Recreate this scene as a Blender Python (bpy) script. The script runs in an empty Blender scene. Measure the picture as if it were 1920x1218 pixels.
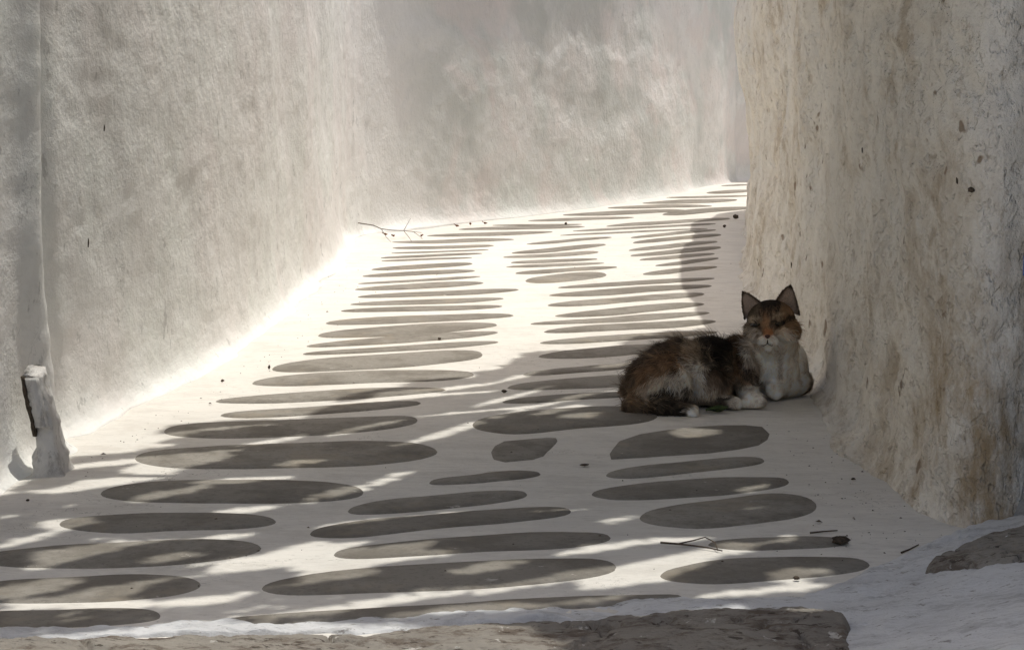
import bpy, math, random
import numpy as np
from mathutils import Vector, Matrix

R = math.radians
rng = np.random.default_rng(7)
random.seed(7)
scene = bpy.context.scene
col = scene.collection

# ------------------------------------------------------------------ camera
FPX, CU, CV = 4000.0, 960.0, 609.0          # focal length in photo pixels, picture centre
CAM_H, PITCH = 0.70, math.atan((609.0 - 100.0) / 4000.0)
cam_d = bpy.data.cameras.new('camera'); cam = bpy.data.objects.new('camera', cam_d); col.objects.link(cam)
cam_d.sensor_width = 36.0; cam_d.lens = 36.0 * FPX / 1920.0
cam_d.clip_start = 0.05; cam_d.clip_end = 2000.0
cam.location = (0, 0, CAM_H); cam.rotation_euler = (R(90) - PITCH, 0, 0)
scene.camera = cam

# ------------------------------------------------------------------ sky and sun
SUN_EL, SUN_AZ = R(77.0), R(36.0)            # sun stands behind the end of the alley, a little to the right
SUN = np.array([math.sin(SUN_AZ) * math.cos(SUN_EL), math.cos(SUN_AZ) * math.cos(SUN_EL), math.sin(SUN_EL)])
world = bpy.data.worlds.new('World'); scene.world = world; world.use_nodes = True
wn = world.node_tree.nodes; wn.clear()
wo = wn.new('ShaderNodeOutputWorld'); wb = wn.new('ShaderNodeBackground'); ws = wn.new('ShaderNodeTexSky')
ws.sky_type = 'NISHITA'; ws.sun_disc = False; ws.sun_elevation = SUN_EL; ws.sun_rotation = SUN_AZ
ws.air_density = 1.0; ws.dust_density = 5.0; ws.ozone_density = 0.6
wb.inputs['Strength'].default_value = 0.098
world.node_tree.links.new(ws.outputs[0], wb.inputs[0]); world.node_tree.links.new(wb.outputs[0], wo.inputs[0])
sun_d = bpy.data.lights.new('sun', 'SUN'); sun = bpy.data.objects.new('sun', sun_d); col.objects.link(sun)
sun_d.energy = 2.05; sun_d.angle = R(0.53); sun_d.color = (1.0, 0.972, 0.90)
sun.rotation_euler = Vector(SUN).to_track_quat('Z', 'Y').to_euler()
scene.view_settings.view_transform = 'Standard'; scene.view_settings.look = 'None'
scene.view_settings.exposure = 0.52; scene.view_settings.gamma = 1.0
scene.render.engine = 'CYCLES'
scene.cycles.max_bounces = 8; scene.cycles.diffuse_bounces = 7
scene.cycles.use_adaptive_sampling = True; scene.cycles.adaptive_threshold = .015
scene.cycles.use_denoising = True

# ------------------------------------------------------------------ pixel helpers
_c, _s = math.cos(PITCH), math.sin(PITCH)
def ray(u, v):
    x = (np.asarray(u, float) - CU) / FPX; y = (CV - np.asarray(v, float)) / FPX
    return x, _c + y * _s, -_s + y * _c
def G(u, v):                                 # photo pixel -> point on the ground
    x, y, z = ray(u, v); t = -CAM_H / z
    return np.stack([x * t, y * t], -1)
def P(u, v, Y):                              # photo pixel at a depth Y
    x, y, z = ray(u, v); t = Y / y
    return np.array([x * t, Y, CAM_H + z * t])
def proj(p):
    p = np.asarray(p, float); q = p - np.array([0, 0, CAM_H])
    d = q[..., 1] * _c - q[..., 2] * _s; h = q[..., 1] * _s + q[..., 2] * _c
    return CU + FPX * q[..., 0] / d, CV - FPX * h / d

# ------------------------------------------------------------------ noise
def _hash(i, j, k, seed):
    n = (i.astype(np.int64) * 374761393 + j.astype(np.int64) * 668265263 + k.astype(np.int64) * 2147483647 + seed * 974634777) & 0xffffffff
    n = ((n ^ (n >> 13)) * 1274126177) & 0xffffffff
    n = ((n ^ (n >> 16)) * 2246822519) & 0xffffffff
    return ((n ^ (n >> 15)) & 0xffffff) / float(0xffffff) * 2 - 1
def vnoise(p, seed=0):
    f = np.floor(p); w = p - f; w = w * w * w * (w * (w * 6 - 15) + 10); f = f.astype(np.int64)
    out = 0
    for a in (0, 1):
        wa = w[..., 0] if a else 1 - w[..., 0]
        for b in (0, 1):
            wb_ = w[..., 1] if b else 1 - w[..., 1]
            for c in (0, 1):
                wc = w[..., 2] if c else 1 - w[..., 2]
                out = out + wa * wb_ * wc * _hash(f[..., 0] + a, f[..., 1] + b, f[..., 2] + c, seed)
    return out
def fbm(p, scale, octaves=4, seed=0, gain=.5):
    p = np.asarray(p, float) * np.asarray(scale, float); o = 0; amp = 1.0
    for k in range(octaves):
        o = o + amp * vnoise(p + 17.3 * k, seed + k); p = p * 2.03; amp *= gain
    return o
def sstep(a, b, x):
    t = np.clip((x - a) / (b - a), 0, 1); return t * t * (3 - 2 * t)

# ------------------------------------------------------------------ object helpers
def link(o, parent=None):
    col.objects.link(o)
    if parent is not None: o.parent = parent
    return o
def tag(o, label=None, cat=None, group=None, kind=None):
    for k, val in (('label', label), ('category', cat), ('group', group), ('kind', kind)):
        if val: o[k] = val
    return o
def mesh_obj(name, V, F, mat, parent=None, smooth=True):
    me = bpy.data.meshes.new(name)
    me.from_pydata([tuple(map(float, q)) for q in V], [], [tuple(int(i) for i in f) for f in F])
    me.materials.append(mat)
    if smooth: me.polygons.foreach_set('use_smooth', [True] * len(me.polygons))
    me.update()
    return link(bpy.data.objects.new(name, me), parent)
def fast_mesh(name, V, F, mat, parent=None, smooth=True):   # equal-sized faces as arrays
    V = np.asarray(V, np.float32); F = np.asarray(F, np.int32); n = F.shape[1]
    me = bpy.data.meshes.new(name)
    me.vertices.add(len(V)); me.vertices.foreach_set('co', V.ravel())
    me.loops.add(F.size); me.loops.foreach_set('vertex_index', F.ravel())
    me.polygons.add(len(F)); me.polygons.foreach_set('loop_start', np.arange(0, F.size, n, dtype=np.int32))
    me.polygons.foreach_set('loop_total', np.full(len(F), n, np.int32))
    me.polygons.foreach_set('use_smooth', np.full(len(F), smooth))
    me.update(calc_edges=True); me.validate()
    me.materials.append(mat)
    return link(bpy.data.objects.new(name, me), parent)
def grid_faces(nr, nc):
    i = np.arange((nr - 1) * nc).reshape(nr - 1, nc)[:, :-1].ravel()
    return np.stack([i, i + 1, i + 1 + nc, i + nc], 1)

# ------------------------------------------------------------------ materials
class NT:
    def __init__(s, name):
        s.m = bpy.data.materials.new(name); s.m.use_nodes = True; s.t = s.m.node_tree
        s.b = s.t.nodes['Principled BSDF']; s.b.inputs['Roughness'].default_value = .9
        s.b.inputs['Specular IOR Level'].default_value = .2
        s.co = s.t.nodes.new('ShaderNodeTexCoord').outputs['Object']
    def L(s, a, b): s.t.links.new(a, b)
    def n(s, typ, **kw):
        x = s.t.nodes.new(typ)
        for k, v in kw.items(): setattr(x, k, v)
        return x
    def noise(s, scale, detail=4, rough=.55, stretch=(1, 1, 1), dist=0., off=(0, 0, 0)):
        m = s.n('ShaderNodeMapping'); m.inputs['Scale'].default_value = stretch; m.inputs['Location'].default_value = off
        s.L(s.co, m.inputs[0])
        x = s.n('ShaderNodeTexNoise'); x.inputs['Scale'].default_value = scale; x.inputs['Detail'].default_value = detail
        x.inputs['Roughness'].default_value = rough; x.inputs['Distortion'].default_value = dist
        s.L(m.outputs[0], x.inputs['Vector']); return x.outputs['Fac']
    def vor(s, scale, stretch=(1, 1, 1), feature='F1'):
        m = s.n('ShaderNodeMapping'); m.inputs['Scale'].default_value = stretch; s.L(s.co, m.inputs[0])
        x = s.n('ShaderNodeTexVoronoi'); x.inputs['Scale'].default_value = scale; x.feature = feature
        s.L(m.outputs[0], x.inputs['Vector']); return x.outputs['Distance']
    def ramp(s, f, a, b, lo=0., hi=1.):
        x = s.n('ShaderNodeMapRange', interpolation_type='SMOOTHSTEP'); s.L(f, x.inputs[0])
        for i, v in zip((1, 2, 3, 4), (a, b, lo, hi)): x.inputs[i].default_value = v
        return x.outputs[0]
    def mix(s, f, a, b, mode='MIX'):
        x = s.n('ShaderNodeMix', data_type='RGBA', blend_type=mode)
        for sock, v in ((x.inputs[0], f), (x.inputs[6], a), (x.inputs[7], b)):
            if hasattr(v, 'node'): s.L(v, sock)
            elif isinstance(v, (int, float)): sock.default_value = v
            else: sock.default_value = (*v, 1)
        return x.outputs[2]
    def math(s, op, a, b):
        x = s.n('ShaderNodeMath', operation=op)
        for sock, v in ((x.inputs[0], a), (x.inputs[1], b)):
            if hasattr(v, 'node'): s.L(v, sock)
            else: sock.default_value = v
        return x.outputs[0]
    def bump(s, h, strength=.5, dist=.003, prev=None):
        x = s.n('ShaderNodeBump'); x.inputs['Strength'].default_value = strength; x.inputs['Distance'].default_value = dist
        s.L(h, x.inputs['Height'])
        if prev: s.L(prev, x.inputs['Normal'])
        return x.outputs[0]
    def out(s, color, normal=None):
        s.L(color, s.b.inputs['Base Color'])
        if normal: s.L(normal, s.b.inputs['Normal'])
        return s.m

def mat_plaster(name, base, warm, cool, streak_col, streak=.35, fine=.5, pock=False, stain=None, blotch=False, vs=.22, ys=1.):
    t = NT(name)
    c = t.mix(t.ramp(t.noise(2.2, 3, .5), .40, .60), warm, cool)
    c = t.mix(t.ramp(t.noise(5.0, 4, .6, off=(3, 1, 7)), .38, .62, 0, .75), c, base)
    c = t.mix(t.ramp(t.noise(9, 5, .65, (2.2, 2.2 * ys, vs)), .50, .66, 0, streak), c, streak_col)
    c = t.mix(t.ramp(t.noise(60, 5, .75, (1.3, 1.3 * ys, min(1, vs * 1.8)), off=(6, 6, 2)), .50, .64, 0, streak * .7), c, streak_col)
    c = t.mix(t.ramp(t.noise(26, 4, .7, (1.6, 1.6 * ys, .5), off=(9, 0, 0)), .62, .68, 0, streak), c, tuple(q * .55 for q in streak_col))
    crk = t.math('ABSOLUTE', t.math('SUBTRACT', t.noise(5, 5, .7, (1.6, 1.6 * ys, .6), .3, (4, 7, 1)), .5), 0)
    crk = t.math('MULTIPLY', t.ramp(crk, .0, .005, 1, 0), t.ramp(t.noise(3, 3, .6, off=(1, 2, 8)), .55, .62))
    c = t.mix(t.math('MULTIPLY', crk, .6), c, tuple(q * .5 for q in streak_col))
    if blotch:
        c = t.mix(t.ramp(t.noise(1.7, 5, .6, dist=.6, off=(2, 8, 1)), .42, .60, 0, .75), c, tuple(q * .80 for q in cool))
        c = t.mix(t.ramp(t.noise(2.3, 5, .6, dist=.5, off=(6, 1, 4)), .53, .66, 0, .35), c, (.84, .83, .805))
        c = t.mix(t.ramp(t.noise(2.0, 4, .6, dist=.4, off=(9, 4, 7)), .52, .62, 0, .5), c, (.73, .66, .63))
        sy_ = t.n('ShaderNodeSeparateXYZ'); t.L(t.co, sy_.inputs[0])
        c = t.mix(t.ramp(sy_.outputs[1], 9.05, 8.42), c, (.80, .79, .76))      # blends into the long wall's lighter colour to soften the corner seam
    if stain:
        sx = t.n('ShaderNodeSeparateXYZ'); t.L(t.co, sx.inputs[0])
        w = t.math('MULTIPLY', t.ramp(t.noise(3.4, 4, .6, (1.8, 1.8 * ys, .8), off=(5, 5, 0)), .45, .66),
                   t.ramp(t.noise(16, 6, .75, (1.5, 1.5 * ys, .8), off=(0, 2, 0)), .42, .62, .1, 1))
        c = t.mix(t.math('MULTIPLY', w, .6), c, stain)
        low = t.math('MULTIPLY', t.ramp(sx.outputs[1], 4.1, 3.3), t.ramp(sx.outputs[2], .65, .10))
        low = t.math('MULTIPLY', low, t.ramp(t.noise(11, 7, .75, (1.5, 1.5 * ys, .5), off=(2, 2, 5)), .40, .66))
        c = t.mix(t.math('MULTIPLY', low, .9), c, (.38, .275, .155))
        c = t.mix(t.ramp(t.noise(34, 5, .75, (1.3, 1.3 * ys, .8), off=(8, 1, 1)), .57, .65, 0, .45), c, (.42, .34, .25))
        c = t.mix(t.ramp(t.noise(15, 3, .6, (1.3, 1.3 * ys, .7), off=(3, 8, 4)), .66, .70, 0, .8), c, (.22, .15, .09))
    h1 = t.noise(28, 6, .65, (1.5, 1.5 * ys, min(1.2, vs * 1.6))); h2 = t.noise(120, 4, .7, (1.2, 1.2 * ys, .7))
    nrm = t.bump(h1, fine, .016)
    nrm = t.bump(h2, fine, .004, nrm)
    if pock:
        nrm = t.bump(t.ramp(t.noise(55, 3, .6, (1.2, 1.2 * ys, .6), off=(1, 9, 3)), .52, .62, 1, 0), .6, .008, nrm)
    return t.out(c, nrm)

M = {}
M['left'] = mat_plaster('limewash_left', (.86, .855, .825), (.845, .815, .785), (.83, .84, .80), (.73, .715, .685), .5, .32, vs=.6, ys=.45)
M['back'] = mat_plaster('limewash_back', (.78, .775, .75), (.77, .73, .70), (.69, .71, .675), (.63, .62, .595), .4, .5, vs=.9, blotch=True)
M['right'] = mat_plaster('limewash_right', (.86, .82, .74), (.86, .80, .695), (.80, .77, .705), (.66, .60, .52), .35, .8, True, (.34, .24, .13), vs=.9, ys=.38)
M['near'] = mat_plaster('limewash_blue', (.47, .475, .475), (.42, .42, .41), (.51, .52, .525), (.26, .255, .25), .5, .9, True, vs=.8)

t = NT('white_mortar')
c = t.mix(t.ramp(t.noise(2.5, 4, .6), .35, .7), (.74, .71, .655), (.69, .665, .615))
c = t.mix(t.ramp(t.noise(12, 8, .8, (.5, 1.1, 1)), .46, .62, 0, .7), c, (.60, .57, .52))
c = t.mix(t.ramp(t.noise(3.2, 6, .7, (.7, 1, 1), .8, (2, 6, 0)), .50, .60, 0, .4), c, (.64, .61, .565))
c = t.mix(t.ramp(t.noise(70, 5, .8, (.6, 1.2, 1), off=(4, 4, 0)), .54, .66, 0, .45), c, (.48, .45, .41))
c = t.mix(t.ramp(t.noise(5, 5, .7, off=(8, 4, 0)), .56, .66, 0, .35), c, (.58, .54, .48))
ck = t.math('ABSOLUTE', t.math('SUBTRACT', t.noise(4.5, 5, .7, (1, 1, 1), .4, (3, 3, 3)), .5), 0)
ck = t.math('MULTIPLY', t.ramp(ck, 0, .0035, 1, 0), t.ramp(t.noise(2.4, 3, .6, off=(7, 7, 0)), .52, .60))
c = t.mix(t.math('MULTIPLY', ck, .7), c, (.25, .23, .20))
nr = t.bump(t.noise(20, 6, .65, (.5, 1.5, 1)), .7, .008); nr = t.bump(t.noise(130, 4, .7), .35, .0025, nr)
M['mortar'] = t.out(c, nr)

t = NT('flagstone')
oi = t.n('ShaderNodeObjectInfo')
c = t.mix(oi.outputs['Random'], (.230, .213, .185), (.298, .278, .244))
c = t.mix(t.ramp(t.noise(7, 6, .7), .42, .62, 0, .7), c, (.165, .147, .122))
c = t.mix(t.ramp(t.noise(100, 4, .8), .50, .66, 0, .5), c, (.14, .125, .105))
c = t.mix(t.ramp(t.noise(4, 5, .7, off=(5, 9, 0)), .54, .64, 0, .4), c, (.32, .275, .21))
c = t.mix(t.ramp(t.noise(24, 5, .75, (.7, 1.2, 1), off=(7, 3, 1)), .65, .70, 0, .6), c, (.60, .57, .52))
rim = t.n('ShaderNodeAttribute', attribute_name='rim').outputs['Fac']
paint = t.ramp(t.math('ADD', rim, t.math('MULTIPLY', t.noise(9, 4, .6, off=(1, 5, 2)), .40)), .97, 1.02)
c = t.mix(paint, c, (.75, .715, .65))
nr = t.bump(t.noise(16, 5, .6), .35, .006); nr = t.bump(t.noise(170, 3, .7), .35, .0015, nr)
M['stone'] = t.out(c, nr)

t = NT('rough_rock')
c = t.mix(t.ramp(t.noise(6, 5, .65), .3, .7), (.33, .305, .265), (.23, .21, .185))
c = t.mix(t.ramp(t.noise(22, 7, .8, (.6, 1.5, 1)), .47, .62, 0, .85), c, (.13, .10, .078))
c = t.mix(t.ramp(t.noise(60, 4, .7, (.6, 1.4, 1), off=(5, 2, 2)), .58, .64, 0, .8), c, (.06, .045, .035))
c = t.mix(t.ramp(t.noise(26, 4, .7, off=(2, 2, 2)), .62, .68, 0, .8), c, (.6, .58, .54))
nr = t.bump(t.noise(14, 8, .7, (.6, 1.5, 1)), .9, .02); nr = t.bump(t.noise(110, 4, .7), .6, .003, nr)
M['rock'] = t.out(c, nr)

t = NT('kerb_paint')
c = t.mix(t.ramp(t.noise(7, 4, .6), .35, .7), (.76, .765, .77), (.66, .665, .675))
c = t.mix(t.ramp(t.noise(20, 7, .8, (.45, 1.3, 1)), .49, .64, 0, .7), c, (.46, .46, .46))
c = t.mix(t.ramp(t.noise(70, 4, .75, (.6, 1.3, 1), off=(3, 1, 0)), .60, .66, 0, .7), c, (.22, .20, .18))
nr = t.bump(t.noise(24, 7, .75, (.6, 1.4, 1)), .9, .014)
M['kerb'] = t.out(c, nr)

def plain(name, cols, scale=40, rough=.85, bump=.3, spec=.2):
    t = NT(name); t.b.inputs['Roughness'].default_value = rough; t.b.inputs['Specular IOR Level'].default_value = spec
    c = t.mix(t.ramp(t.noise(scale, 4, .6), .35, .65), cols[0], cols[1])
    return t.out(c, t.bump(t.noise(scale * 2.5, 4, .6), bump, .002))
M['twig'] = plain('dry_twig', ((.13, .10, .075), (.07, .052, .04)), 90)
M['dryleaf'] = plain('dry_leaf', ((.20, .085, .04), (.11, .05, .03)), 120)
M['greenleaf'] = plain('green_leaf', ((.07, .11, .03), (.035, .06, .018)), 120, .5, .2, .4)
M['crumb'] = plain('dark_crumb', ((.05, .04, .03), (.10, .075, .055)), 200)
M['bark'] = plain('bark', ((.17, .13, .10), (.09, .07, .055)), 20, .9, .8)
M['canopy'] = plain('canopy_leaf', ((.06, .10, .03), (.035, .065, .02)), 6, .6, .1, .3)
M['blue'] = plain('blue_enamel', ((.05, .12, .42), (.04, .10, .36)), 30, .35, .05, .5)
M['eye'] = plain('eye_dark', ((.022, .016, .008), (.045, .03, .012)), 150, .10, 0, .5)
M['nose'] = plain('nose_skin', ((.10, .048, .035), (.06, .03, .022)), 200, .5, .1, .3)
M['whisker'] = plain('whisker', ((.7, .68, .62), (.6, .58, .52)), 40, .5, 0, .4)
def fur_mat(name, mult):
    t = NT(name); t.b.inputs['Roughness'].default_value = .75; t.b.inputs['Specular IOR Level'].default_value = .12
    a = t.n('ShaderNodeAttribute', attribute_name='coat')
    t.L(a.outputs['Color'], t.b.inputs['Base Color'])
    if mult < 1:
        tr = t.n('ShaderNodeBsdfTranslucent'); t.L(a.outputs['Color'], tr.inputs[0]); mx = t.n('ShaderNodeMixShader'); mx.inputs[0].default_value = .45
        t.L(t.b.outputs[0], mx.inputs[1]); t.L(tr.outputs[0], mx.inputs[2]); t.L(mx.outputs[0], t.t.nodes['Material Output'].inputs[0])
    return t.m
M['coat'] = fur_mat('coat', 1); M['fur'] = fur_mat('fur', .6)

# ------------------------------------------------------------------ ground sheet
def ground_z(x, y):
    p = np.stack([np.asarray(x, float), np.asarray(y, float), np.zeros_like(np.asarray(x, float))], -1)
    w = sstep(30, 12, np.abs(p[..., 1])) * sstep(20, 5, np.abs(p[..., 0]))
    return .006 * fbm(p, 1.7, 2, 40) * w
def axis(lo, hi, step, far):
    a = np.arange(lo, hi + step / 2, step); k = []; d = step
    while sum(k) < far: d *= 1.35; k.append(d)
    k = np.cumsum(k); return np.concatenate([(lo - k)[::-1], a, hi + k])
gx, gy = axis(-1.1, 1.5, .035, 400), axis(2.2, 13, .05, 400)
XX, YY = np.meshgrid(gx, gy)
ZZ = ground_z(XX, YY)
ground = fast_mesh('pavement', np.stack([XX, YY, ZZ], -1).reshape(-1, 3), grid_faces(len(gy), len(gx)), M['mortar'])
tag(ground, kind='structure')

# flagstones traced on the ground: left tip, right tip, thickness (photo pixels)
STONES = [
 (1350,351,1412,348,3),(1322,362,1412,359,4.5),(1247,372,1412,366,4.5),(1202,382,1385,374,7),(1136,391,1338,386,8),(1052,404,1290,397,6.5),
 (987,413.5,1192,408,5.5),(1240,404,1412,388,11),(1134,424,1372,409,6.5),(1071,434,1345,419,5.5),(1047,442.5,1330,429,4),(920,422.5,1095,420,3.5),
 (856,429.5,1100,424,6),(797,441.5,1040,435,7),(731,454,968,449.5,7),(732,466,930,459,6),(730,476,920,466,3.4),(710,485.5,908,474,6),
 (711,491.5,889,485,4.5),(692,507,890,497.5,9),(675,517.5,895,509,7),(667,530,905,517,5),(661,541.5,911,526.5,12),(666,556,977,539.5,10),
 (652,570.5,949,555.5,10),(634,584,947,569.5,12),(605,609,968,590,17),(591,633,937,612,21),(569,653,939,627,14),(562,668,940,644.5,11),
 (504,695,910,666,27),(466,721,895,700,25),(397,754,842,731,19),(406,780,796,758,20),(300,811,790,793,34),(245,861,828,848,50),
 (180,930,690,924,48),(102,985,527,981,38),(-60,1052,500,1032,52),(-90,1115,387,1100,54),(-120,1174,312,1160,40),
 (984,457,1150,446,6),(956,473,1139,458,9),(940,484,1126,471,9),(954,496,1124,486,7),(945,503.5,1137,494.5,6),(962,513,1161,502.5,7),(981,524,1141,515,14),
 (1180,447,1345,431.5,7),(1184,455.5,1355,441,8),(1176,469,1348,453,9),(1179,479,1355,464,8.5),(1196,488,1343,475,8),(1226,500,1350,485,8),
 (1202,515,1348,502,9),(1042,537,1344,521.5,9),(1025,551,1339,535,12),(1022,569,1325,550,13),(1036,590,1325,567.5,15),(990,611,1335,583,15),
 (1015,627,1347,600,17),(1007,646,1350,621,13),(1004,669,1310,647,19),(975,701,1230,681,13),(945,727,1240,711,27),(935,758,1230,741,15),
 (879,803,1240,783,42),(797,905,1021,886,21),(644,962,996,926,34),(572,1006,1079,960,38),(616,1047,1154,1014,40),
 (1129,888,1440,858,24),(1101,924,1487,900,38),(1191,974,1539,948,64),(1318,1026,1600,1019,27),(1228,1086,1640,1062,50),
 (480,1108,1165,1070,54),(395,1172,1290,1122,24),
]
def stone_outline(e, k):
    uL, vL, uR, vR, h = e
    n = 40 if h > 20 else (24 if h > 6 else 14)
    th = np.linspace(0, 2 * np.pi, n, endpoint=False) + .01
    pw = 2 / (random.uniform(1.75, 2.2) if h < 20 else random.uniform(2.05, 2.6))
    cx, sx = np.cos(th), np.sin(th)
    pl = np.where(cx < 0, pw * random.uniform(1.0, 1.2), pw * random.uniform(.92, 1.1))       # one end more pointed
    a = np.sign(cx) * np.abs(cx) ** pw; b = np.sign(sx) * np.abs(sx) ** pl
    skew = random.uniform(.02, .10)                      # flagstones lean: far edge shifted along
    wob = 1 + .13 * fbm(np.stack([cx * 1.2 + k * 7.1, sx * 1.2, np.zeros(n)], -1), 1.0, 3, 11, .4)
    u = (uL + uR) / 2 + (uR - uL) / 2 * (a + skew * b * (1 - a * a))
    v = (vL + vR) / 2 + (vR - vL) / 2 * a - h * .505 * b * wob
    return G(u, v)
POLY = {  # two stones with straight sides
 'a': [(1141,860),(1137,850),(1152,830),(1190,818),(1240,810),(1300,803),(1350,799),(1402,798),(1435,801),(1449,812),(1446,822),(1430,832),(1390,840),(1330,848),(1260,853),(1200,857)],
 'b': [(914,849),(920,838),(940,830),(990,826),(1030,823.5),(1047,824),(1050,828),(1038,844),(1022,856),(1000,862),(945,867),(922,862)],
}
def add_stone(ring):
    cen = ring.mean(0); n = len(ring)
    size = np.ptp(ring, 0); ins = min(.010, .2 * min(size))
    d = ring - cen; ln = np.linalg.norm(d, axis=1, keepdims=True); inner = ring - d / ln * ins
    mid = cen + (inner - cen) * .55
    V = []
    for pts, dz in ((ring, -.006), (inner, .0022), (mid, .003)):
        V += [(x, y, ground_z(x, y) + dz) for x, y in pts]
    V.append((cen[0], cen[1], float(ground_z(cen[0], cen[1])) + .003))
    F = []
    for r in (0, 1):
        for i in range(n):
            j = (i + 1) % n; F.append((r * n + i, r * n + j, r * n + n + j, r * n + n + i))
    for i in range(n): F.append((2 * n + i, 2 * n + (i + 1) % n, 3 * n))
    a = ring; area = np.sum(a[:, 0] * np.roll(a[:, 1], -1) - np.roll(a[:, 0], -1) * a[:, 1])
    if area < 0: F = [tuple(reversed(f)) for f in F]
    o = mesh_obj('paving_stone', V, F, M['stone'], ground)
    at = o.data.attributes.new('rim', 'FLOAT', 'POINT'); at.data.foreach_set('value', [1.] * n + [.62] * n + [0.] * (n + 1))
for k, e in enumerate(STONES): add_stone(stone_outline(e, k))
for q in POLY.values():
    q = np.array(q, float); add_stone(G(q[:, 0], q[:, 1]))

# ------------------------------------------------------------------ walls
def catmull(pts, ds_fn):
    pts = np.array(pts, float); P_ = np.vstack([2 * pts[0] - pts[1], pts, 2 * pts[-1] - pts[-2]])
    dense = []
    for i in range(1, len(P_) - 2):
        t = np.linspace(0, 1, 80, endpoint=False)[:, None]; a, b, c, d = P_[i - 1:i + 3]
        dense.append(.5 * (2 * b + (c - a) * t + (2 * a - 5 * b + 4 * c - d) * t ** 2 + (3 * b - a - 3 * c + d) * t ** 3))
    dense = np.vstack(dense + [pts[-1:]])
    s = np.concatenate([[0], np.cumsum(np.linalg.norm(np.diff(dense, axis=0), axis=1))])
    out = [0.]
    while out[-1] < s[-1]:
        x = np.interp(out[-1], s, dense[:, 0]); y = np.interp(out[-1], s, dense[:, 1]); out.append(out[-1] + ds_fn(x, y))
    out[-1] = s[-1]
    out = np.array(out); q = np.stack([np.interp(out, s, dense[:, 0]), np.interp(out, s, dense[:, 1])], -1)
    return out, q
def zrows(top, dz):
    z = [-.03, -.01, 0, .004, .009, .015, .022, .03, .04]
    while z[-1] < 1.12: z.append(z[-1] + dz)
    while z[-1] < top - .1: z.append(z[-1] + .1)
    return np.array(z + [top])
def build_wall(name, pts, side, top, mat, shape, ds, thick=.32, dz=.014, label=None, shade_lip=.08, sl=None):
    s, q = catmull(pts, ds)
    tg = np.gradient(q, axis=0); tg /= np.linalg.norm(tg, axis=1, keepdims=True)
    nrm = np.stack([tg[:, 1], -tg[:, 0]], -1) * side
    ker = np.ones(25) / 25                                  # soften normals at bends
    pad = np.pad(nrm, ((12, 12), (0, 0)), 'edge'); nrm = np.stack([np.convolve(pad[:, i], ker, 'valid') for i in (0, 1)], -1)
    nrm /= np.linalg.norm(nrm, axis=1, keepdims=True)
    if sl: s, q, nrm = s[sl(q)], q[sl(q)], nrm[sl(q)]
    z = zrows(top, dz)
    S, Z = np.meshgrid(s, z); BX = np.broadcast_to(q[:, 0], S.shape); BY = np.broadcast_to(q[:, 1], S.shape)
    off = shape(BX, BY, Z)
    X = BX + nrm[:, 0] * off; Y = BY + nrm[:, 1] * off
    V = np.stack([X, Y, Z], -1).reshape(-1, 3); nr, nc = S.shape
    F = grid_faces(nr, nc)
    back = np.stack([q[:, 0] - nrm[:, 0] * thick, q[:, 1] - nrm[:, 1] * thick], -1)
    bt = np.column_stack([back, np.full(nc, top)]); bb = np.column_stack([back, np.full(nc, -.03)])
    base = len(V); V = np.vstack([V, bt, bb]); i = np.arange(nc - 1)
    topi = (nr - 1) * nc
    F = np.vstack([F, np.stack([topi + i, topi + i + 1, base + i + 1, base + i], 1), np.stack([base + i, base + i + 1, base + nc + i + 1, base + nc + i], 1)])
    if side < 0: F = F[:, ::-1]
    o = fast_mesh(name, V, F, mat)
    if label: tag(o, label, 'wall')
    if shade_lip:                                            # lip added above the view along the wall top to cast shade
        pr = np.broadcast_to(shade_lip, (nc,)) if np.isscalar(shade_lip) else shade_lip(q[:, 0], q[:, 1])
        o1 = shape(BX[-1:], BY[-1:], Z[-1:])[0]
        prof = [(-thick - .02, -.02), (None, -.02), (None, .055), (-thick - .02, .07)]
        CVt = []
        for dxy, dz_ in prof:
            d = (o1 + pr) if dxy is None else np.full(nc, dxy)
            CVt.append(np.column_stack([q[:, 0] + nrm[:, 0] * d, q[:, 1] + nrm[:, 1] * d, np.full(nc, top + dz_ + .001)]))
        CVt = np.vstack(CVt); CF = []
        for k in range(4): CF.append(np.stack([k * nc + i, k * nc + i + 1, ((k + 1) % 4) * nc + i + 1, ((k + 1) % 4) * nc + i], 1))
        fast_mesh('shade_lip', CVt, np.vstack(CF), mat, o, smooth=False)
    return o, s, q, nrm

def P3(X, Y, Z): return np.stack([X, Y, Z], -1)
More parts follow.
